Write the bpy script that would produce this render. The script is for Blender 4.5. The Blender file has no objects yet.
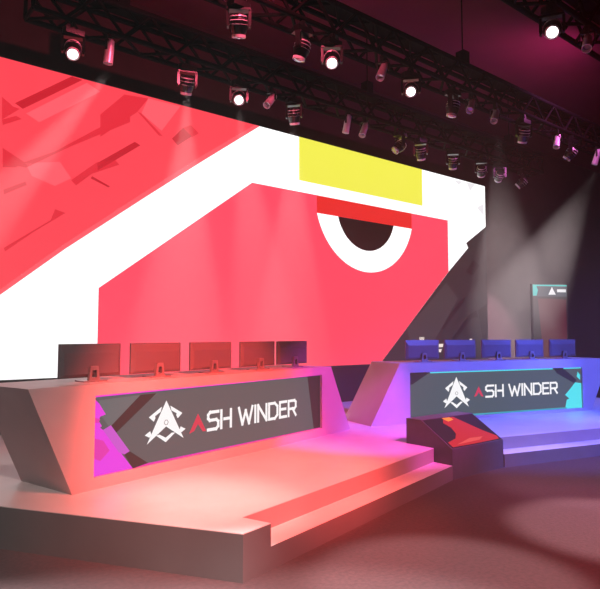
import bpy, bmesh, math, random
from mathutils import Vector, Matrix
random.seed(7)
sc = bpy.context.scene
COL = sc.collection
PI = math.pi

# ------------------------------------------------------------------ camera
# room axes: X runs along the LED wall, Y runs from the audience towards it
cam = bpy.data.cameras.new('camera')
cam.sensor_fit = 'HORIZONTAL'
cam.sensor_width = 36.0
cam.lens = 36.0
cam_ob = bpy.data.objects.new('camera', cam)
COL.objects.link(cam_ob)
cam_ob.location = (0, 0, 1.74)
cam_ob.rotation_euler = (PI/2 + math.atan(40.5/600), 0, -math.radians(39.05))
cam.clip_end = 100
sc.camera = cam_ob

sc.view_settings.view_transform = 'Standard'
sc.view_settings.look = 'None'
sc.view_settings.gamma = 1
sc.view_settings.exposure = 0.0
sc.view_settings.use_curve_mapping = False
sc.cycles.use_denoising = True
sc.cycles.max_bounces = 6
sc.cycles.volume_bounces = 0
sc.cycles.sample_clamp_indirect = 3.0

# ------------------------------------------------------------------ world
w = bpy.data.worlds.new('dark_hall')
sc.world = w
w.use_nodes = True
w.node_tree.nodes['Background'].inputs[0].default_value = (0.5, 0.2, 0.28, 1)
w.node_tree.nodes['Background'].inputs[1].default_value = 0.0
# thin theatrical haze fills the air of the hall
HAZE_DENSITY = 0.014
vs = w.node_tree.nodes.new('ShaderNodeVolumeScatter')
vs.inputs['Color'].default_value = (1, .96, .96, 1)
vs.inputs['Density'].default_value = HAZE_DENSITY
vs.inputs['Anisotropy'].default_value = -0.2
wn = w.node_tree.nodes; wl = w.node_tree.links
gp = wn.new('ShaderNodeNewGeometry'); sx = wn.new('ShaderNodeSeparateXYZ'); mr = wn.new('ShaderNodeMapRange')
# the haze hangs low over the audience side and rises higher near the LED wall
m2 = wn.new('ShaderNodeMapRange'); m2.interpolation_type = 'SMOOTHSTEP'
m2.inputs['From Min'].default_value = 4.5; m2.inputs['From Max'].default_value = 8.0
m2.inputs['To Min'].default_value = 0; m2.inputs['To Max'].default_value = 1.9
sb = wn.new('ShaderNodeMath'); sb.operation = 'SUBTRACT'
wl.new(gp.outputs['Position'], sx.inputs[0]); wl.new(sx.outputs['Y'], m2.inputs['Value'])
wl.new(sx.outputs['Z'], sb.inputs[0]); wl.new(m2.outputs[0], sb.inputs[1]); wl.new(sb.outputs[0], mr.inputs['Value'])
mr.interpolation_type = 'SMOOTHSTEP'
mr.inputs['From Min'].default_value = 1.6; mr.inputs['From Max'].default_value = 4.0
mr.inputs['To Min'].default_value = HAZE_DENSITY; mr.inputs['To Max'].default_value = HAZE_DENSITY*.03
m3 = wn.new('ShaderNodeMapRange'); m3.interpolation_type = 'SMOOTHSTEP'
m3.inputs['From Min'].default_value = 6.3; m3.inputs['From Max'].default_value = 8.2
m3.inputs['To Min'].default_value = .24; m3.inputs['To Max'].default_value = 1.25
ml = wn.new('ShaderNodeMath'); ml.operation = 'MULTIPLY'
wl.new(sx.outputs['Y'], m3.inputs['Value']); wl.new(mr.outputs[0], ml.inputs[0]); wl.new(m3.outputs[0], ml.inputs[1])
wl.new(ml.outputs[0], vs.inputs['Density'])
w.cycles.volume_step_size = 1.0
w.node_tree.links.new(vs.outputs[0], w.node_tree.nodes['World Output'].inputs['Volume'])

# ------------------------------------------------------------------ lights (the rig on the trusses, plus added wall glow)
def spot(loc, aim, color, power, angle, blend=0.6, radius=0.06):
    l = bpy.data.lights.new('stage_or_fill_spot', 'SPOT')
    l.energy = power
    l.color = color
    l.spot_size = math.radians(angle)
    l.spot_blend = blend
    l.shadow_soft_size = radius
    o = bpy.data.objects.new('stage_or_fill_spot', l)
    COL.objects.link(o)
    o.location = loc
    d = Vector(aim) - Vector(loc)
    o.rotation_euler = d.to_track_quat('-Z', 'Y').to_euler()
    return o
RED = (1, .07, .06); PINK = (1, .115, .06); MAG = (1, .07, .75); BLUE = (.10, .13, 1); WARM = (1, .82, .76); GREY = (1, .86, .86); COOL = (.90, 1, .97)
# colour washes over the two desks, from the front of the house
spot((0.0, 1.2, 6.4), (1.4, 5.4, .34), WARM, 850, 34)
spot((1.5, 2.0, 6.4), (2.6, 4.5, .34), (1, .70, .58), 1300, 18, .9)
spot((2.0, 1.0, 6.4), (3.2, 4.7, .34), PINK, 2600, 34)
spot((2.8, -1.6, 6.4), (3.6, 5.7, .6), RED, 18000, 24)
spot((4.0, -2.0, 6.4), (4.2, 2.2, 0), (1, .12, .15), 4500, 50)
spot((9.0, -2.0, 6.4), (8.2, 2.4, 0), (.45, .2, .6), 2800, 44)
spot((6.0, .4, 6.4), (6.1, 6.2, .34), MAG, 4600, 23)
spot((9.6, -.4, 6.4), (8.8, 5.6, .5), BLUE, 8000, 36)
spot((12.5, 0, 6.4), (11.6, 5.6, .5), BLUE, 6500, 36)
# pale beams straight down through the haze in front of the LED wall
for (x, y, ax, ay, az, c, p, a) in (
        (3.25, 8.5, 1.2, 8.3, 2.5, GREY, 12000, 15),
        (4.54, 8.5, 4.3, 8.3, .3, GREY, 8500, 26),
        (5.54, 8.5, 6.2, 8.3, .3, GREY, 4500, 22),
        (6.75, 8.5, 6.5, 8.3, .3, GREY, 7000, 24),
        (10.1, 6.4, 16.8, 10.2, 0, GREY, 7500, 25),
        (14.2, 6.4, 16.2, 10.3, 1.5, GREY, 7500, 34),
        ):
    spot((x, y, 5.62), (ax, ay, az), c, p, a, .55)
# added fill spots without a fixture: coloured glow on back wall and ceiling
spot((4.0, 5.3, 7.0), (4.5, 10.8, 6.8), (1, .10, .18), 700, 150, .8)
spot((12.5, 5.3, 7.0), (13, 10.8, 6.8), (.62, .12, .46), 480, 150, .8)
# beams falling on the floor before the stage
for (x, y, ax, ay, c, p, a) in (
        (-.2, 2.9, -.4, 3.5, COOL, 6500, 36),
        (.95, 2.4, .8, 2.9, COOL, 5500, 34),
        (2.0, 1.7, 2.0, 2.1, COOL, 4500, 34),
        (3.4, 2.1, 3.55, 2.7, (1, .84, .84), 3300, 20),
        (5.5, 1.8, 5.75, 2.45, (1, .78, .84), 4000, 20),
        (7.4, 2.6, 7.5, 3.3, (.85, .6, .85), 1200, 30),
        ):
    spot((x, y, 6.3), (ax, ay, 0), c, p, a, .5)

# ------------------------------------------------------------------ materials
MATS = {}
def srgb(r, g, b):
    f = lambda c: (c/255/12.92) if c/255 <= .04045 else ((c/255+.055)/1.055)**2.4
    return (f(r), f(g), f(b), 1)
def mat(name, rgb, rough=.5, metal=0., noise=0., scale=20, bump=0., spec=.5):
    if name in MATS: return MATS[name]
    m = bpy.data.materials.new(name); m.use_nodes = True
    nt = m.node_tree; b = nt.nodes['Principled BSDF']
    c = srgb(*rgb)
    b.inputs['Base Color'].default_value = c
    b.inputs['Roughness'].default_value = rough
    b.inputs['Metallic'].default_value = metal
    b.inputs['Specular IOR Level'].default_value = spec
    if noise or bump:
        tc = nt.nodes.new('ShaderNodeTexCoord')
        n = nt.nodes.new('ShaderNodeTexNoise'); n.inputs['Scale'].default_value = scale; n.inputs['Detail'].default_value = 5
        nt.links.new(tc.outputs['Object'], n.inputs['Vector'])
        if noise:
            r = nt.nodes.new('ShaderNodeValToRGB')
            r.color_ramp.elements[0].position = .3; r.color_ramp.elements[1].position = .7
            r.color_ramp.elements[0].color = tuple(max(0, v*(1-noise)) for v in c[:3]) + (1,)
            r.color_ramp.elements[1].color = tuple(min(1, v*(1+noise)) for v in c[:3]) + (1,)
            nt.links.new(n.outputs['Fac'], r.inputs['Fac']); nt.links.new(r.outputs['Color'], b.inputs['Base Color'])
        if bump:
            bp = nt.nodes.new('ShaderNodeBump'); bp.inputs['Strength'].default_value = bump; bp.inputs['Distance'].default_value = .01
            nt.links.new(n.outputs['Fac'], bp.inputs['Height']); nt.links.new(bp.outputs['Normal'], b.inputs['Normal'])
    MATS[name] = m
    return m
def glow(name, rgb, strength=1.0):
    if name in MATS: return MATS[name]
    m = bpy.data.materials.new(name); m.use_nodes = True
    nt = m.node_tree; b = nt.nodes['Principled BSDF']
    b.inputs['Base Color'].default_value = (.01, .01, .01, 1)
    b.inputs['Roughness'].default_value = .6
    b.inputs['Specular IOR Level'].default_value = .1
    b.inputs['Emission Color'].default_value = srgb(*rgb)
    b.inputs['Emission Strength'].default_value = strength
    MATS[name] = m
    return m

M_FLOOR = mat('hall_carpet', (62, 38, 40), .9, 0, .25, 30, .3)
M_WALL = mat('dark_drape', (54, 32, 40), .9, 0, .12, 3, 0, .1)
M_CEIL = mat('dark_ceiling', (92, 13, 42), .9, 0, .08, 2)
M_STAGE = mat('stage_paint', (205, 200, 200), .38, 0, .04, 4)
M_FASCIA_SHADED = mat('stage_fascia_shaded', (96, 90, 90), .6, 0, .04, 4)  # shade on the outer fascia and step fronts is put into this colour
M_DESK = mat('desk_laminate', (178, 168, 170), .45, 0, .03, 5)
M_BLACK = mat('black_metal', (9, 8, 9), .5, .2, .1, 30)
M_TRUSS = mat('black_truss', (4, 2, 3), .8, .0, .1, 30, 0, .08)
M_FIX = mat('fixture_shell', (10, 9, 10), .3, .0, .1, 30)
M_TRIM_GLINT = mat('fixture_trim_glint', (240, 236, 240), .3, .1)  # white trim colour stands in for glints on the light heads
M_SHELL = mat('monitor_shell', (92, 86, 92), .4, 0, .04, 12)
M_STAND = mat('monitor_stand', (150, 140, 142), .35, .5)
M_POD = mat('podium_black', (70, 67, 70), .45, 0, .08, 14)
M_OFF = mat('screen_glass', (10, 10, 12), .15)

# ------------------------------------------------------------------ mesh helpers
def mk(name, bm, mats, parent=None, smooth=False, recalc=True):
    if recalc: bmesh.ops.recalc_face_normals(bm, faces=bm.faces)
    me = bpy.data.meshes.new(name); bm.to_mesh(me); bm.free()
    for m in (mats if isinstance(mats, (list, tuple)) else [mats]): me.materials.append(m)
    if smooth:
        for p in me.polygons: p.use_smooth = True
    o = bpy.data.objects.new(name, me); COL.objects.link(o)
    if parent: o.parent = parent
    return o
def tag(o, label=None, cat=None, group=None, kind=None):
    if label: o['label'] = label
    if cat: o['category'] = cat
    if group: o['group'] = group
    if kind: o['kind'] = kind
    return o
def root(name, loc=(0, 0, 0), rz=0.0, label=None, cat=None, group=None):
    o = bpy.data.objects.new(name, None); COL.objects.link(o)
    o.empty_display_size = .2
    o.location = loc; o.rotation_euler = (0, 0, rz)
    return tag(o, label, cat, group)
def prism(bm, pts, z0, z1, axis='z', mi=0):
    """extrude a polygon; axis z: pts=(x,y); axis y: pts=(x,z) between y=z0 and y=z1; axis x: pts=(y,z)"""
    def P(p, h):
        if axis == 'z': return (p[0], p[1], h)
        if axis == 'y': return (p[0], h, p[1])
        return (h, p[0], p[1])
    a = [bm.verts.new(P(p, z0)) for p in pts]; b = [bm.verts.new(P(p, z1)) for p in pts]
    fs = [bm.faces.new(a[::-1]), bm.faces.new(b)]
    n = len(pts)
    for i in range(n): fs.append(bm.faces.new((a[i], a[(i+1) % n], b[(i+1) % n], b[i])))
    for f in fs: f.material_index = mi
    return fs
def box(bm, x0, x1, y0, y1, z0, z1, mi=0):
    return prism(bm, [(x0, y0), (x1, y0), (x1, y1), (x0, y1)], z0, z1, 'z', mi)
def tube(bm, p, q, r, seg=8, r2=None, mi=0):
    p, q = Vector(p), Vector(q); d = (q-p)
    if d.length < 1e-6: return
    r2 = r if r2 is None else r2
    rot = d.to_track_quat('Z', 'Y').to_matrix()
    a, b = [], []
    for i in range(seg):
        v = Vector((math.cos(2*PI*i/seg), math.sin(2*PI*i/seg), 0))
        a.append(bm.verts.new(p + rot @ (v*r))); b.append(bm.verts.new(q + rot @ (v*r2)))
    fs = [bm.faces.new(a[::-1]), bm.faces.new(b)]
    for i in range(seg): fs.append(bm.faces.new((a[i], a[(i+1) % seg], b[(i+1) % seg], b[i])))
    for f in fs: f.material_index = mi
def lathe(bm, prof, seg=20, mat4=None, mi=0):
    """prof: list of (r, z); closed with caps"""
    rings = []
    for r, z in prof:
        rings.append([bm.verts.new(Vector((r*math.cos(2*PI*i/seg), r*math.sin(2*PI*i/seg), z))) for i in range(seg)])
    fs = []
    for a, b in zip(rings, rings[1:]):
        for i in range(seg): fs.append(bm.faces.new((a[i], a[(i+1) % seg], b[(i+1) % seg], b[i])))
    fs.append(bm.faces.new(rings[0][::-1])); fs.append(bm.faces.new(rings[-1]))
    for f in fs: f.material_index = mi
    if mat4 is not None:
        vs = [v for r in rings for v in r]
        bmesh.ops.transform(bm, matrix=mat4, verts=vs)
def bevel(o, wdt=.01, seg=2):
    m = o.modifiers.new('bevel', 'BEVEL'); m.width = wdt; m.segments = seg; m.limit_method = 'ANGLE'
    return o
def flat(bm, pts, y, mi, th=.002):
    """a printed / lit patch on a front-facing panel: pts (x,z) at depth y, front towards -Y"""
    prism(bm, pts, y-th, y, 'y', mi)

# ------------------------------------------------------------------ structure: the hall
def struct(name, bm, m):
    return tag(mk(name, bm, m), kind='structure')
X0, X1, Y0, Y1, HC = -8.0, 25.0, -5.0, 10.8, 8.2
b = bmesh.new(); box(b, X0, X1, Y0, Y1, -.15, 0); struct('floor', b, M_FLOOR)
b = bmesh.new(); box(b, X0, X1, Y0, Y1, HC, HC+.15); struct('ceiling', b, M_CEIL)
b = bmesh.new(); box(b, X0-.2, X1+.2, Y1, Y1+.2, -.15, HC+.15); struct('wall_back', b, M_WALL)
b = bmesh.new(); box(b, X0-.2, X1+.2, Y0-.2, Y0, -.15, HC+.15); struct('wall_front', b, M_WALL)
b = bmesh.new(); box(b, X0-.2, X0, Y0, Y1, -.15, HC+.15); struct('wall_left', b, M_WALL)
b = bmesh.new(); box(b, X1, X1+.2, Y0, Y1, -.15, HC+.15); struct('wall_right', b, M_WALL)

# ------------------------------------------------------------------ stage platform with one step cut into its front
TA = math.tan(math.radians(14.3))
SZ, TZ = .34, .17
st = root('stage_platform', (6.6, 6.5, 0), 0, 'wide pale two level stage platform carrying both long desks', 'stage')
off = lambda pts: [(x-6.6, y-6.5) for x, y in pts]
deck = [(2.42, 3.62), (2.719, 3.695), (2.627, 3.951), (6.05, 3.951+(6.05-2.627)*TA), (6.05, 5.29), (7.156, 5.29),
        (7.156, 3.951+(13.206-7.156-2.627)*TA), (10.573, 3.951), (10.481, 3.695), (10.78, 3.62),
        (13.4, 5.2), (14.6, 9.3), (-1.1, 9.3), (.05, 7.35)]
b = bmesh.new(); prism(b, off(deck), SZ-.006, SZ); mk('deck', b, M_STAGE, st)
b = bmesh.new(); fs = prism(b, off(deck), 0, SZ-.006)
for k in (4, 8): fs[k].material_index = 1      # risers above the step: milder shade put into the colour than the outer fascia
mk('fascia', b, [M_FASCIA_SHADED, mat('step_riser_shaded', (140, 132, 133), .6, 0, .04, 4)], st)
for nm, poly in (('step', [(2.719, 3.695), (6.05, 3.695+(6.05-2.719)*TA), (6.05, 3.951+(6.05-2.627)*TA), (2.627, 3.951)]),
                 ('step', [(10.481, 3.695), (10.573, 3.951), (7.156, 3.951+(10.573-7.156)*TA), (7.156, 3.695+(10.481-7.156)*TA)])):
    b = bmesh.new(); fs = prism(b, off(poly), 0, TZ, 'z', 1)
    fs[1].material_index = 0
    mk(nm, b, [M_STAGE, M_FASCIA_SHADED], st)

# ------------------------------------------------------------------ LED wall
ZB, ZT, SX0, SX1, SY = 1.09, 5.85, -1.1, 14.3, 9.5
C_RED, C_DRED, C_LRED, C_PINK, C_WHITE, C_YEL, C_LID, C_BLK, C_DK, C_DK2, C_DK3, C_OFFW, C_CREAM, C_MRED = range(14)
LK = 1.12
lm = [glow('led_red', (252, 68, 82), .95*LK), glow('led_dark_red', (206, 28, 44), .9*LK), glow('led_light_red', (255, 92, 104), .95*LK),
      glow('led_pink', (255, 70, 95), 1.0*LK), glow('led_white', (255, 255, 255), 1.15*LK), glow('led_yellow', (252, 248, 84), .95),
      glow('led_lid_red', (232, 40, 36), .95*LK), glow('led_black', (4, 4, 6), .5*LK), glow('led_charcoal', (44, 44, 46), .8*LK),
      glow('led_black_streak', (24, 24, 26), .8*LK), glow('led_grey_streak', (60, 60, 62), .8*LK), glow('led_off_white', (242, 240, 243), 1.0),
      glow('led_cream', (240, 225, 215), 1.0*LK),
      glow('led_mid_red', (232, 42, 58), .92*LK)]
led = root('led_wall', (6.6, SY, 0), 0, 'huge LED wall showing a half closed cartoon eye in pink, white and yellow', 'screen')
b = bmesh.new()
box(b, SX0-6.6-.06, SX1-6.6+.06, .06, .30, 0, ZT+.05)
mk('support_frame', b, M_BLACK, led)
b = bmesh.new()
prism(b, [(SX0-6.6-.06, 0), (SX1-6.6+.06, 0), (SX1-6.6+.06, ZB-.01), (SX0-6.6-.06, ZB-.01)], .02, .06, 'y')
mk('base_skirt', b, mat('black_skirt', (14, 11, 13), .8), led)
b = bmesh.new()
def art(pts, layer, mi):
    pts = [(min(max(x, SX0), SX1)-6.6, min(max(z, ZB), ZT)) for x, z in pts]
    flat(b, pts, -.003*layer, mi, .002)
prism(b, [(SX0-6.6, ZB), (SX1-6.6, ZB), (SX1-6.6, ZT), (SX0-6.6, ZT)], 0, .06, 'y', C_WHITE)
art([(SX0, .2+ZB-.2), (SX0, ZT), (6.57, ZT), (5.357, 4.98), (4.215, 4.108), (2.922, 3.099), (2.12, 2.42), (.5, ZB)], 1, C_RED)
art([(6.57, ZT), (5.357, 4.98), (4.215, 4.108), (2.922, 3.099), (2.12, 2.42), (.5, ZB), (.62, ZB), (2.2, 2.41), (2.99, 3.07), (4.29, 4.07), (5.43, 4.93), (6.68, ZT)], 2, C_LRED)
art([(6.507, 4.69), (12.61, 4.69), (12.61, 3.36), (10.734, 1.693), (10.047, ZB), (3.54, ZB), (3.54, 2.493)], 1, C_PINK)
art([(SX1, 4.72), (13.385, 4.178), (13.469, 4.052), (12.636, 3.38), (10.734, 1.693), (10.047, ZB), (SX1, ZB)], 2, C_DK)
art([(7.68, ZT), (11.61, ZT), (11.61, 4.935), (7.68, 4.935)], 1, C_YEL)
art([(8.161, 4.68), (11.19, 4.69), (11.19, 4.305), (8.161, 4.322)], 2, C_LID)
def disc(cx, cz, r, ztop, layer, mi):
    a0 = math.asin(min(1, (ztop-cz)/r))
    pts = []
    for i in range(41):
        a = PI - a0 + (PI + 2*a0)*i/40
        pts.append((cx+r*math.cos(a), cz+r*math.sin(a)))
    art(pts, layer, mi)
disc(9.675, 4.718, 1.568, 4.31, 3, C_WHITE)
disc(9.65, 4.555, .919, 4.31, 4, C_BLK)
for mi, pts in (
        (C_DRED, [(2.21, 5.2), (3.03, 5.84), (3.2, 5.83), (2.32, 5.14)]),
        (C_MRED, [(2.04, 4.91), (2.23, 5.01), (2.31, 4.98), (2.05, 4.83)]),
        (C_MRED, [(2.24, 4.26), (2.8, 4.58), (4.01, 5.51), (4.01, 5.32), (3.06, 4.72), (2.39, 4.25)]),
        (C_MRED, [(3.5, 5.33), (3.9, 5.77), (4.33, 5.81), (4.14, 5.53), (3.51, 4.96)]),
        (C_DRED, [(3.47, 4.52), (4.1, 5.0), (4.2, 4.96), (3.48, 4.4)]),
        (C_MRED, [(4.14, 5.53), (4.21, 5.52), (4.61, 5.21), (4.54, 5.2)]),
        (C_DRED, [(4.79, 5.2), (5.0, 5.44), (5.19, 5.33), (4.9, 5.1)]),
        (C_MRED, [(5.0, 5.44), (5.16, 5.53), (5.32, 5.41), (5.19, 5.31)]),
        (C_MRED, [(2.12, 3.01), (2.77, 3.5), (2.83, 3.68), (2.99, 3.64), (2.54, 3.3), (2.14, 2.96)]),
        (C_MRED, [(2.09, 3.87), (2.39, 4.04), (2.41, 3.99), (2.1, 3.8)]),
        (C_MRED, [(3.06, 4.17), (3.46, 4.53), (3.76, 4.63), (3.84, 4.56), (3.39, 4.33), (3.14, 4.1)]),
        (C_DRED, [(3.39, 4.29), (3.69, 4.17), (3.66, 4.15), (3.37, 4.25)]),
        (C_LRED, [(2.38, 4.32), (2.88, 4.43), (3.06, 4.2), (2.82, 4.04), (2.48, 4.14)]),
        (C_MRED, [(2.03, 5.25), (2.19, 5.14), (2.28, 5.13), (2.04, 4.91)]),
        (C_MRED, [(2.06, 4.49), (2.39, 4.32), (2.24, 4.23), (2.07, 4.2)]),
        (C_LRED, [(4.33, 5.81), (4.94, 5.82), (4.59, 5.3), (4.21, 5.52)]),
        (C_LRED, [(2.37, 5.08), (3.27, 5.8), (3.49, 5.71), (2.56, 4.99)]),
        (C_DK2, [(13.33, 3.42), (13.7, 3.75), (13.96, 3.62), (13.64, 3.33)]),
        (C_DK2, [(12.28, 1.9), (12.96, 2.56), (13.31, 2.75), (13.26, 2.63), (12.38, 1.9)]),
        (C_DK2, [(12.7, 1.64), (13.45, 2.27), (13.76, 2.4), (13.86, 2.22), (13.55, 2.18), (12.84, 1.61)]),
        (C_DK3, [(10.98, 1.89), (12.5, 3.07), (12.97, 2.68), (12.0, 1.61), (11.06, 1.62)]),
        (C_DK2, [(13.86, 2.4), (14.27, 2.6), (14.24, 1.6), (14.05, 1.6)]),
        (C_DRED, [(.2, 3.2), (1.5, 4.1), (1.55, 4.0), (.25, 3.1)]), (C_DRED, [(-.6, 4.4), (.9, 5.4), (.95, 5.3), (-.55, 4.3)]),
        (C_CREAM, [(11.42, 1.69), (11.60, 1.69), (11.60, 1.61), (11.42, 1.61)]),
        (C_CREAM, [(12.13, 1.516), (12.34, 1.52), (12.32, 1.44), (12.11, 1.43)]),
        (C_CREAM, [(12.08, 1.393), (12.28, 1.389), (12.24, 1.31), (12.08, 1.31)]),
        (C_CREAM, [(13.45, 1.64), (13.56, 1.64), (13.56, 1.57), (13.45, 1.57)])):
    art(pts, 3, mi)
for pts in ([(12.9, 5.80), (13.3, 5.82), (13.1, 5.70)], [(13.9, 5.2), (14.2, 5.35), (14.23, 5.0)], [(13.45, 5.83), (13.85, 5.84), (13.6, 5.6)]):
    art(pts, 1, C_OFFW)
mk('display', b, lm, led, recalc=True)

# ------------------------------------------------------------------ long desks
LET = {  # stroke lettering, unit height, polylines
    'S': (.62, [[(.62, 1), (.12, 1), (0, .86), (0, .66), (.1, .54), (.5, .54), (.62, .42), (.62, .14), (.5, 0), (0, 0)]]),
    'H': (.62, [[(0, 0), (0, 1)], [(.62, 0), (.62, 1)], [(.2, .5), (.62, .5)]]),
    'W': (.95, [[(0, 1), (.24, 0), (.475, .8), (.71, 0), (.95, 1)]]),
    'I': (.02, [[(.01, 0), (.01, 1)]]),
    'N': (.62, [[(0, 0), (0, 1), (.62, 0), (.62, 1)]]),
    'D': (.66, [[(0, 0), (0, 1), (.46, 1), (.66, .78), (.66, .22), (.46, 0), (0, 0)]]),
    'E': (.52, [[(.52, 1), (0, 1), (0, 0), (.52, 0)], [(0, .52), (.46, .52)]]),
    'R': (.6, [[(0, 0), (0, 1), (.5, 1), (.6, .88), (.6, .58), (.5, .46), (.14, .46)], [(.34, .46), (.6, 0)]])}
def stroke(bm, a, c, th, y, mi=0):
    ax, az = a; cx, cz = c
    dx, dz = cx-ax, cz-az; l = math.hypot(dx, dz); dx, dz = dx/l*th/2, dz/l*th/2
    flat(bm, [(ax-dx-dz, az-dz+dx), (cx+dx-dz, cz+dz+dx), (cx+dx+dz, cz+dz-dx), (ax-dx+dz, az-dz-dx)], y, mi, .003)
def lettering(parent, x0, x1, z, h, y):
    word = 'SH WINDER'
    gap = .2; total = 0
    for c in word: total += (.34 if c == ' ' else LET[c][0]+gap)
    total -= gap
    sx = (x1-x0)/total
    bm = bmesh.new(); x = x0; k = 0
    for c in word:
        if c == ' ': x += .34*sx; continue
        wd, pl = LET[c]
        for line in pl:
            for p, q in zip(line, line[1:]):
                stroke(bm, (x+p[0]*sx, z+p[1]*h), (x+q[0]*sx, z+q[1]*h), .034, y-.0003*(k % 7)); k += 1
        x += (wd+gap)*sx
    tag(mk('lettering', bm, glow('sign_white', (255, 255, 255), .95), parent), 'white SH WINDER lettering')
def first_letter(parent, cx, z, wd, h, y):
    bm = bmesh.new()
    prism(bm, [(cx-wd/2, z), (cx, z+h), (cx+wd/2, z), (cx+wd*.3, z), (cx, z+h*.45), (cx-wd*.22, z+h*.1)], y-.003, y, 'y')
    tag(mk('initial_letter', bm, glow('sign_red', (225, 60, 85), .85), parent), 'red first letter A')
def emblem(parent, cx, z, wd, h, y):
    bm = bmesh.new()
    P = lambda pts: [(cx+p[0]*wd, z+p[1]*h) for p in pts]
    for pts in ([(-.5, 0), (0, 1), (0, .36)], [(0, .36), (0, 1), (.5, 0)]):
        flat(bm, P(pts), y-.004, 0, .003)
    for s in (-1, 1):
        flat(bm, P([(s*.12, .86), (s*.46, .64), (s*.33, .52), (s*.29, .60), (s*.30, .65), (s*.15, .74)]), y-.002, 0, .003)
        flat(bm, P([(s*.42, .30), (s*.56, .22), (s*.44, .15), (s*.39, .21)]), y-.002, 0, .003)
    flat(bm, P([(-.26, .17), (-.17, .18), (-.0, .08), (.17, .18), (.26, .17), (0, -.03)]), y-.002, 0, .003)
    # small hexagonal mark in the middle
    for i in range(6):
        a, c = PI/3*i, PI/3*(i+1)
        p = [(cx+.055*wd*math.cos(a), z+.46*h+.055*wd*math.sin(a)), (cx+.055*wd*math.cos(c), z+.46*h+.055*wd*math.sin(c))]
        stroke(bm, p[0], p[1], .006, y-.0062, 1)
    tag(mk('emblem', bm, [glow('sign_white', (255, 255, 255), .95), glow('sign_grey', (150, 150, 150), .8)], parent), 'white arrow head emblem')

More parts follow.
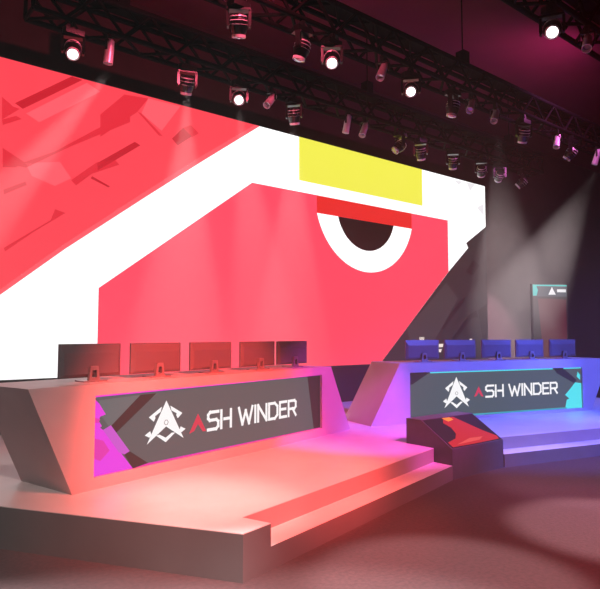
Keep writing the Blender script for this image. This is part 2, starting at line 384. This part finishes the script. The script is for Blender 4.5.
def desk(name, loc, rz, L, tl, tr, depth, H, rect, label, left):
    r = root(name, loc, rz, label, 'desk')
    # front fascia: slanted board with the opening of the LED strip
    outer = [(0, 0), (L, 0), (tr, H), (tl, H)]
    x0, x1, z0, z1 = rect
    inner = [(x0, z0), (x1, z0), (x1, z1), (x0, z1)]
    bm = bmesh.new(); T = .09
    of = [bm.verts.new((p[0], 0, p[1])) for p in outer]; ib = [bm.verts.new((p[0], 0, p[1])) for p in inner]
    ob = [bm.verts.new((p[0], T, p[1])) for p in outer]; ibk = [bm.verts.new((p[0], T, p[1])) for p in inner]
    for i in range(4):
        j = (i+1) % 4
        bm.faces.new((of[i], of[j], ib[j], ib[i])); bm.faces.new((ob[j], ob[i], ibk[i], ibk[j]))
        bm.faces.new((of[j], of[i], ob[i], ob[j])); bm.faces.new((ib[i], ib[j], ibk[j], ibk[i]))
    mk('front_panel', bm, M_DESK, r)
    # slanted end panels and the top
    tk = .10
    for (bx, tx, s) in ((0, tl, 1), (L, tr, -1)):
        bm = bmesh.new(); prism(bm, [(bx, 0), (bx+s*tk, 0), (tx+s*tk, H-.05), (tx+(bx-tx)*.05/H, H-.05)], T, depth, 'y'); mk('end_panel', bm, M_DESK, r)
    bm = bmesh.new(); e = .05/H
    prism(bm, [(tl+(0-tl)*e, H-.05), (tr+(L-tr)*e, H-.05), (tr, H), (tl, H)], T, depth, 'y'); mk('worktop', bm, M_DESK, r)
    # LED strip
    yb = .035
    bm = bmesh.new()
    mats = [glow('panel_charcoal', (76, 90, 92), .95), glow('panel_grey', (92, 106, 108), .95), glow('panel_dark', (40, 40, 43), .8),
            glow('panel_magenta', (228, 60, 222), 1.0), glow('panel_hot_pink', (222, 52, 170), 1.0), glow('panel_violet', (205, 90, 210), .9),
            glow('panel_cyan', (80, 226, 238), 1.0), glow('panel_teal', (70, 170, 190), .9)]
    prism(bm, [(x0+.002, z0+.002), (x1-.002, z0+.002), (x1-.002, z1-.002), (x0+.002, z1-.002)], yb, T-.005, 'y', 0)
    a = lambda pts, l, mi: flat(bm, [(min(max(p[0], x0+.003), x1-.003), min(max(p[1]-SZ, z0+.003), z1-.003)) for p in pts], yb-.0012*l, mi, .001)
    if left:
        a([(.277, 1.136), (.579, 1.145), (.964, 1.148), (.923, 1.124), (.659, .988), (.414, .853), (.292, 1.006)], 1, 1)
        a([(.75, 1.15), (.95, 1.15), (.45, .80), (.38, .86)], 2, 2)
        a([(.217, 1.161), (.278, 1.106), (.351, 1.0), (.292, .986), (.275, .949), (.313, .895), (.284, .885), (.217, .975)], 3, 3)
        a([(.217, .975), (.247, .971), (.295, .883), (.331, .853), (.672, .437), (.217, .437)], 3, 3)
        a([(.217, .80), (.33, .76), (.40, .66), (.30, .58), (.217, .62)], 4, 4)
        a([(.324, .86), (.408, .893), (.629, .619), (.567, .598), (.504, .628)], 5, 5)
        a([(.567, .598), (.629, .619), (.855, .469), (.671, .444)], 4, 2)
        a([(.217, .985), (.29, .965), (.275, .93), (.217, .94)], 5, 4)
        a([(.217, 1.19), (x1, 1.19), (x1, 1.178), (.217, 1.168)], 5, 3)
        a([(.855, .469), (x1, .455), (x1, .44), (.671, .44)], 5, 4)
        a([(3.55, 1.19), (x1, 1.19), (x1, .44), (3.70, .44)], 4, 2)
        emblem(r, 1.075, .655-SZ, .48, .41, yb-.004)
        first_letter(r, 1.525, .685-SZ, .25, .20, yb-.004)
        lettering(r, 1.68, 3.285, .69-SZ, .19, yb-.004)
    else:
        a([(3.901, 1.16), (4.151, 1.131), (4.484, .908), (4.417, .849), (3.98, 1.044)], 1, 2)
        a([(.73, 1.16), (1.15, 1.16), (.80, .95), (.73, .95)], 1, 2)
        a([(4.439, .863), (4.60, .844), (4.60, .38), (4.164, .38), (4.212, .553), (4.277, .574), (4.174, .645), (4.305, .746)], 3, 6)
        a([(4.513, 1.061), (4.575, .997), (4.57, .905), (4.486, .969)], 3, 6)
        a([(4.25, .55), (4.45, .62), (4.60, .50), (4.60, .42), (4.35, .42)], 4, 6)
        a([(1.15, 1.16), (3.88, 1.16), (3.88, 1.118), (1.15, 1.118)], 4, 6)
        a([(4.15, 1.16), (4.60, 1.16), (4.60, 1.118), (4.15, 1.118)], 4, 6)
        a([(1.9, .42), (4.2, .42), (4.2, .38), (1.9, .38)], 4, 7)
        emblem(r, 1.675, .545-SZ, .50, .50, yb-.004)
        first_letter(r, 2.15, .70-SZ, .20, .17, yb-.004)
        lettering(r, 2.31, 3.97, .69-SZ, .185, yb-.004)
    mk('led_strip', bm, mats, r)
    return r
LD = desk('player_desk', (1.829, 5.429, SZ), math.radians(14.2), 4.586, -.432, 4.084, .85, .95, (.215, 3.856, .105, .845),
          'left long slanted desk lit red, LED strip with magenta corner and white lettering', True)
RD = desk('player_desk', (6.715, 6.549, SZ), math.radians(-14.15), 4.817, .544, 5.33, .85, .95, (.732, 4.60, .05, .80),
          'right long slanted desk lit blue, LED strip with cyan corner and white lettering', False)

# ------------------------------------------------------------------ monitors, backs to the audience
def monitor():
    r = root('computer_monitor')
    W, Z0, Z1 = .68, .045, .365
    bm = bmesh.new()
    # shell: flat rim, raised centre
    f = [(-W/2, Z0), (W/2, Z0), (W/2, Z1), (-W/2, Z1)]
    k = [(-W/2+.04, Z0+.03), (W/2-.04, Z0+.03), (W/2-.04, Z1-.09), (-W/2+.04, Z1-.09)]
    v0 = [bm.verts.new((p[0], 0, p[1])) for p in f]; v1 = [bm.verts.new((p[0], -.022, p[1])) for p in f]; v2 = [bm.verts.new((p[0], -.045, p[1])) for p in k]
    bm.faces.new(v0)
    for i in range(4):
        j = (i+1) % 4
        bm.faces.new((v0[i], v0[j], v1[j], v1[i])); bm.faces.new((v1[i], v1[j], v2[j], v2[i]))
    bm.faces.new(v2[::-1])
    mk('back_shell', bm, M_SHELL, r)
    bm = bmesh.new(); box(bm, -W/2+.008, W/2-.008, .0005, .006, Z0+.008, Z1-.008); mk('screen', bm, M_OFF, r)
    # neck: an upright loop with a hole for the cables
    bm = bmesh.new()
    o = [(-.06, .012), (.06, .012), (.042, .15), (-.042, .15)]; q = [(-.028, .04), (.028, .04), (.024, .11), (-.024, .11)]
    a = [bm.verts.new((p[0], -.085, p[1])) for p in o]; c = [bm.verts.new((p[0], -.085, p[1])) for p in q]
    a2 = [bm.verts.new((p[0], -.050, p[1])) for p in o]; c2 = [bm.verts.new((p[0], -.050, p[1])) for p in q]
    for i in range(4):
        j = (i+1) % 4
        bm.faces.new((a[i], a[j], c[j], c[i])); bm.faces.new((a2[j], a2[i], c2[i], c2[j]))
        bm.faces.new((a[j], a[i], a2[i], a2[j])); bm.faces.new((c[i], c[j], c2[j], c2[i]))
    mk('stand_neck', bm, M_STAND, r)
    bm = bmesh.new(); prism(bm, [(-.13, -.11), (.13, -.11), (.10, .09), (-.10, .09)], 0, .012); mk('stand_base', bm, M_STAND, r)
    return r
def copy_tree(o):
    c = o.copy(); COL.objects.link(c)
    for ch in list(o.children):
        k = ch.copy(); COL.objects.link(k); k.parent = c
        for g in list(ch.children):
            q = g.copy(); COL.objects.link(q); q.parent = k
    return c
proto = monitor(); used = False
ORD = ['first', 'second', 'third', 'fourth', 'fifth']
for (dk, ang, xs, side, tint) in ((LD, 14.2, (.39, 1.20, 2.03, 2.88, 3.62), 'left', 'reddish'), (RD, -14.15, (1.23, 2.03, 2.85, 3.65, 4.49), 'right', 'bluish')):
    for i, x in enumerate(xs):
        m = proto if not used else copy_tree(proto); used = True
        d = .36; a = math.radians(ang)
        ox, oy, oz = dk.location
        m.location = (ox+x*math.cos(a)-d*math.sin(a), oy+x*math.sin(a)+d*math.cos(a), oz+.95)
        m.rotation_euler = (0, 0, a)
        end = ['nearest its left end', 'second from its left end', 'in the middle of its row', 'second from its right end', 'nearest its right end'][i]
        tag(m, '%s monitor seen from behind on the %s desk, %s' % ('dark' if side == 'left' and i == 4 else tint, side, end), 'monitor', 'monitors on the %s desk' % side)

# ------------------------------------------------------------------ wedge podium between the two step flights
p = root('display_podium', (6.6, 4.55, 0), 0, 'low black podium with sloping top showing a red figure, between the two desks', 'podium')
bm = bmesh.new(); hw = .543
prism(bm, [(0, 0), (0, .36), (.477, .66), (.72, .66), (.72, 0)], -hw, hw, 'x')
mk('body', bm, M_POD, p)
# sloping display
n = Vector((0, -.30, .477)).normalized(); u = Vector((0, .477, .30)); ul = u.length; u.normalize()
def slope_pts(pts, lift): return [Vector((px, 0, .36)) + u*(t*ul) + n*lift for px, t in pts]
bm = bmesh.new()
def plate(pts, l0, l1, mi):
    a = [bm.verts.new(v) for v in slope_pts(pts, l0)]; c = [bm.verts.new(v) for v in slope_pts(pts, l1)]
    fs = [bm.faces.new(a[::-1]), bm.faces.new(c)]
    for i in range(len(pts)): fs.append(bm.faces.new((a[i], a[(i+1) % len(pts)], c[(i+1) % len(pts)], c[i])))
    for q in fs: q.material_index = mi
plate([(-.52, .03), (.52, .03), (.52, .97), (-.52, .97)], .001, .006, 0)
plate([(-.12, .96), (.08, .95), (.20, .70), (.34, .40), (.50, .15), (.48, .05), (-.10, .04), (-.50, .05), (-.50, .20), (-.30, .28), (-.20, .42), (-.17, .62), (-.22, .80)], .006, .008, 1)
plate([(-.16, .95), (.0, .95), (.03, .86), (-.10, .82)], .008, .010, 2)
plate([(-.38, .10), (-.05, .22), (.22, .20), (.10, .12)], .008, .010, 3)
mk('sloping_display', bm, [glow('podium_screen', (52, 30, 44), .6), glow('podium_red', (205, 42, 44), 1.0), glow('podium_orange', (255, 140, 50), 1.1), glow('podium_rose', (232, 84, 78), 1.0)], p)

# ------------------------------------------------------------------ upright display far right
a = math.radians(-30)
bn = root('upright_display', (15.05, 8.6, 0), a, 'tall dim freestanding display with a teal and white header, right of the LED wall', 'display')
BW = 1.02
bm = bmesh.new(); box(bm, 0, BW, .0, .10, .06, 3.12); mk('cabinet', bm, M_BLACK, bn)
bm = bmesh.new(); box(bm, -.08, BW+.08, -.25, .35, 0, .06); mk('foot_plate', bm, M_BLACK, bn)
bm = bmesh.new()
prism(bm, [(0.01, .10), (BW-.01, .10), (BW-.01, 2.78), (.01, 2.78)], -.012, 0, 'y', 0)
prism(bm, [(0.01, 2.78), (BW-.01, 2.78), (BW-.01, 3.11), (.01, 3.11)], -.012, 0, 'y', 1)
flat(bm, [(.01, 3.06), (BW-.01, 3.06), (BW-.01, 3.10), (.01, 3.10)], -.013, 2)
flat(bm, [(.01, 2.80), (.12, 2.80), (.16, 2.95), (.12, 3.06), (.01, 3.06)], -.013, 2)
flat(bm, [(.46, 2.83), (.68, 2.83), (.57, 3.04)], -.016, 3)
flat(bm, [(.72, 2.90), (.98, 2.90), (.98, 2.98), (.72, 2.98)], -.016, 3)
flat(bm, [(.35, .3), (.98, .3), (.98, 2.7), (.55, 2.72), (.15, 2.72)], -.013, 4)
mk('picture', bm, [glow('upright_dark', (34, 32, 34), .7), glow('upright_slate', (60, 74, 84), .9), glow('upright_teal', (50, 190, 185), 1.0), glow('upright_white', (230, 232, 235), 1.0), glow('upright_red', (90, 30, 36), .8)], bn)

# ------------------------------------------------------------------ lighting trusses
TH, TD = .46, .40
def truss(y, x0, x1, zb, label):
    r = root('lighting_truss', ((x0+x1)/2, y, zb), 0, label, 'truss', 'trusses above the stage')
    h = (x1-x0)/2
    for yy in (0, TD):
        for zz in (0, TH):
            bm = bmesh.new(); tube(bm, (-h, yy, zz), (h, yy, zz), .042, 10); mk('chord', bm, M_TRUSS, r)
    bm = bmesh.new()
    nb = int((x1-x0)/.42); st_ = (x1-x0)/nb
    for i in range(nb):
        a0, a1 = -h+i*st_, -h+(i+1)*st_
        s = i % 2
        for yy in (0, TD): tube(bm, (a0, yy, 0 if s else TH), (a1, yy, TH if s else 0), .026, 6)
        for zz in (0, TH): tube(bm, (a0, 0 if s else TD, zz), (a1, TD if s else 0, zz), .026, 6)
    mk('lacing', bm, M_TRUSS, r)
    for sx in (-1, 1):
        bm = bmesh.new()
        for p0, p1 in (((0, 0), (TD, 0)), ((TD, 0), (TD, TH)), ((TD, TH), (0, TH)), ((0, TH), (0, 0))):
            tube(bm, (sx*h, p0[0], p0[1]), (sx*h, p1[0], p1[1]), .028, 8)
        mk('end_frame', bm, M_TRUSS, r)
    # cable tray lying on top of the truss
    bm = bmesh.new(); box(bm, -h, h, .06, TD-.06, TH+.03, TH+.10); mk('cable_tray', bm, M_TRUSS, r)
    for k in (-.8, 0, .8):
        bm = bmesh.new()
        box(bm, k*h-.09, k*h+.09, TD/2-.09, TD/2+.09, TH+.10, TH+.36)
        mk('chain_hoist', bm, M_TRUSS, r)
        bm = bmesh.new(); tube(bm, (k*h, TD/2, TH+.36), (k*h, TD/2, HC-zb), .012, 6); mk('chain', bm, M_TRUSS, r)
    return r
ZT1 = 6.24
truss(8.5, 2.17, 15.6, ZT1, 'black box truss hung closest to the LED wall, its left end in view')
truss(6.4, 1.2, 17.4, ZT1, 'black box truss crossing the middle of the ceiling, second from the LED wall')
truss(3.9, 1.2, 15.0, ZT1, 'black box truss nearest the camera, seen only in the top right corner')

# ------------------------------------------------------------------ fixtures
M_LENS_ON = glow('lit_lens', (255, 236, 238), 3.0)
M_LENS = mat('lens_glass', (170, 165, 175), .12, .4)
def moving_head(lit, tilt, pan, sc_=1.0):
    r = root('moving_head_light')
    s = sc_
    bm = bmesh.new(); box(bm, -.03*s, .03*s, -.05*s, .05*s, -.06*s, .05); mk('clamp', bm, M_BLACK, r)
    bm = bmesh.new(); prism(bm, [(-.15*s, -.10*s), (.15*s, -.10*s), (.17*s, 0), (.15*s, .10*s), (-.15*s, .10*s), (-.17*s, 0)], -.16*s, -.06*s); mk('base_box', bm, M_FIX, r)
    bm = bmesh.new()
    T = Matrix.Rotation(pan, 4, 'Z')
    for sx in (-1, 1):
        prism(bm, [(sx*.15*s, -.17*s), (sx*.19*s, -.19*s), (sx*.19*s, -.42*s), (sx*.175*s, -.46*s), (sx*.15*s, -.46*s), (sx*.14*s, -.42*s)], -.045*s, .045*s, 'y')
    box(bm, -.18*s, .18*s, -.06*s, .06*s, -.20*s, -.165*s)
    bmesh.ops.transform(bm, matrix=T, verts=bm.verts)
    mk('yoke', bm, M_FIX, r)
    Mx = T @ Matrix.Translation((0, 0, -.38*s)) @ Matrix.Rotation(tilt, 4, 'X')
    bm = bmesh.new()
    lathe(bm, [(.06*s, .13*s), (.105*s, .11*s), (.135*s, .04*s), (.14*s, -.04*s), (.12*s, -.12*s), (.095*s, -.19*s), (.095*s, -.21*s)], 20, Mx)
    hd = mk('head', bm, M_FIX, r, smooth=False)
    bm = bmesh.new(); lathe(bm, [(.107*s, -.175*s), (.107*s, -.215*s), (.098*s, -.222*s), (.098*s, -.175*s)], 20, Mx); mk('lens_ring', bm, M_TRIM_GLINT, hd)
    bm = bmesh.new(); lathe(bm, [(.086*s, -.211*s), (.086*s, -.217*s), (.06*s, -.226*s), (.02*s, -.230*s)], 20, Mx); mk('lens', bm, M_LENS_ON if lit else M_LENS, hd)
    bm = bmesh.new()
    for q in range(3):
        z = (.09-.06*q)*s
        lathe(bm, [((.125+.008*(q > 0))*s, z), ((.130+.012*(q > 0))*s, z-.008*s), ((.125+.008*(q > 0))*s, z-.016*s)], 20, Mx)
    mk('cooling_fin', bm, M_TRIM_GLINT, hd)
    return r
def par_can(lit, tilt, pan, sc_=1.0):
    r = root('par_can_light'); s = sc_
    bm = bmesh.new(); box(bm, -.025*s, .025*s, -.04*s, .04*s, -.06*s, .05); mk('clamp', bm, M_BLACK, r)
    T = Matrix.Rotation(pan, 4, 'Z')
    bm = bmesh.new()
    box(bm, -.12*s, .12*s, -.02*s, .02*s, -.075*s, -.055*s)
    for sx in (-1, 1): box(bm, sx*.11*s-.008*s, sx*.11*s+.008*s, -.02*s, .02*s, -.24*s, -.07*s)
    bmesh.ops.transform(bm, matrix=T, verts=bm.verts)
    mk('bracket', bm, M_BLACK, r)
    Mx = T @ Matrix.Translation((0, 0, -.22*s)) @ Matrix.Rotation(tilt, 4, 'X')
    bm = bmesh.new(); lathe(bm, [(.04*s, .20*s), (.065*s, .17*s), (.072*s, .02*s), (.078*s, -.22*s), (.070*s, -.22*s), (.065*s, -.12*s)], 20, Mx)
    bd = mk('barrel', bm, mat('can_lit_grey', (235, 230, 238), .3, .1), r)  # pale barrel colour stands in for light falling on the cans
    bm = bmesh.new(); lathe(bm, [(.064*s, -.13*s), (.064*s, -.135*s), (.04*s, -.145*s)], 20, Mx); mk('lens', bm, M_LENS_ON if lit else M_LENS, bd)
    return r
ROW = {'A': (8.5, 'on the truss closest to the LED wall'), 'B': (6.4, 'on the middle truss'), 'C': (3.9, 'on the truss nearest the camera')}
FX = [  # truss, x, kind, lit, tilt, pan
    ('A', 2.72, 'm', 1, -.75, -.31), ('A', 3.25, 'p', 0, .1, .7), ('A', 4.54, 'm', 0, .5, -.3), ('A', 5.54, 'm', 1, -1.0, -.58), ('A', 6.22, 'p', 0, .75, 1.9),
    ('A', 6.75, 'm', 0, .4, -.9), ('A', 8.11, 'p', 0, .2, .5), ('A', 8.59, 'p', 0, .5, 1.8), ('A', 9.68, 'm', 0, .8, 1.2), ('A', 10.36, 'm', 0, .5, -1.0),
    ('A', 11.53, 'm', 0, .45, -.8), ('A', 12.67, 'm', 0, .9, -.9), ('A', 13.46, 'm', 0, 1.0, -.7), ('A', 14.55, 'm', 0, .9, .4),
    ('B', 4.16, 'm', 0, .35, -.6), ('B', 5.23, 'm', 0, .3, .5), ('B', 5.80, 'm', 1, -.8, -.73), ('B', 6.89, 'p', 0, .6, 1.9), ('B', 7.57, 'm', 1, -1.0, -.87),
    ('B', 8.71, 'm', 0, .2, .3), ('B', 9.25, 'p', 0, .8, 2.0), ('B', 10.03, 'p', 0, .7, 1.9), ('B', 11.04, 'm', 0, .5, -.6), ('B', 12.38, 'p', 0, .5, 1.8),
    ('B', 13.01, 'm', 0, .7, .3), ('B', 14.23, 'p', 0, .3, .4),
    ('C', 7.50, 'm', 1, -.9, -1.09), ('C', 8.50, 'p', 0, .7, 1.9)]
CARD = ['first', 'second', 'third', 'fourth', 'fifth', 'sixth', 'seventh', 'eighth', 'ninth', 'tenth', 'eleventh', 'twelfth']
SHORT = {'A': 'truss nearest the LED wall', 'B': 'middle truss', 'C': 'truss nearest the camera'}
cnt = {}
for (row, x, kd, lit, tilt, pan) in FX:
    yy, where = ROW[row]
    o = (moving_head if kd == 'm' else par_can)(lit, tilt, pan, .86 if kd == 'm' else .88)
    o.location = (x, yy, ZT1-.096)
    k = cnt.get((row, kd), 0); cnt[(row, kd)] = k+1
    nm = 'moving head light' if kd == 'm' else 'slim can light'
    tot = sum(1 for f in FX if f[0] == row and f[2] == kd)
    if tot == 1: lab = '%s under the %s' % (nm, SHORT[row])
    else: lab = '%s %s from left under %s' % (CARD[k], nm, SHORT[row])
    if lit: lab = lab.replace(nm, 'lit '+nm)
    tag(o, lab, 'stage light', ('moving head lights ' if kd == 'm' else 'can lights ')+where)
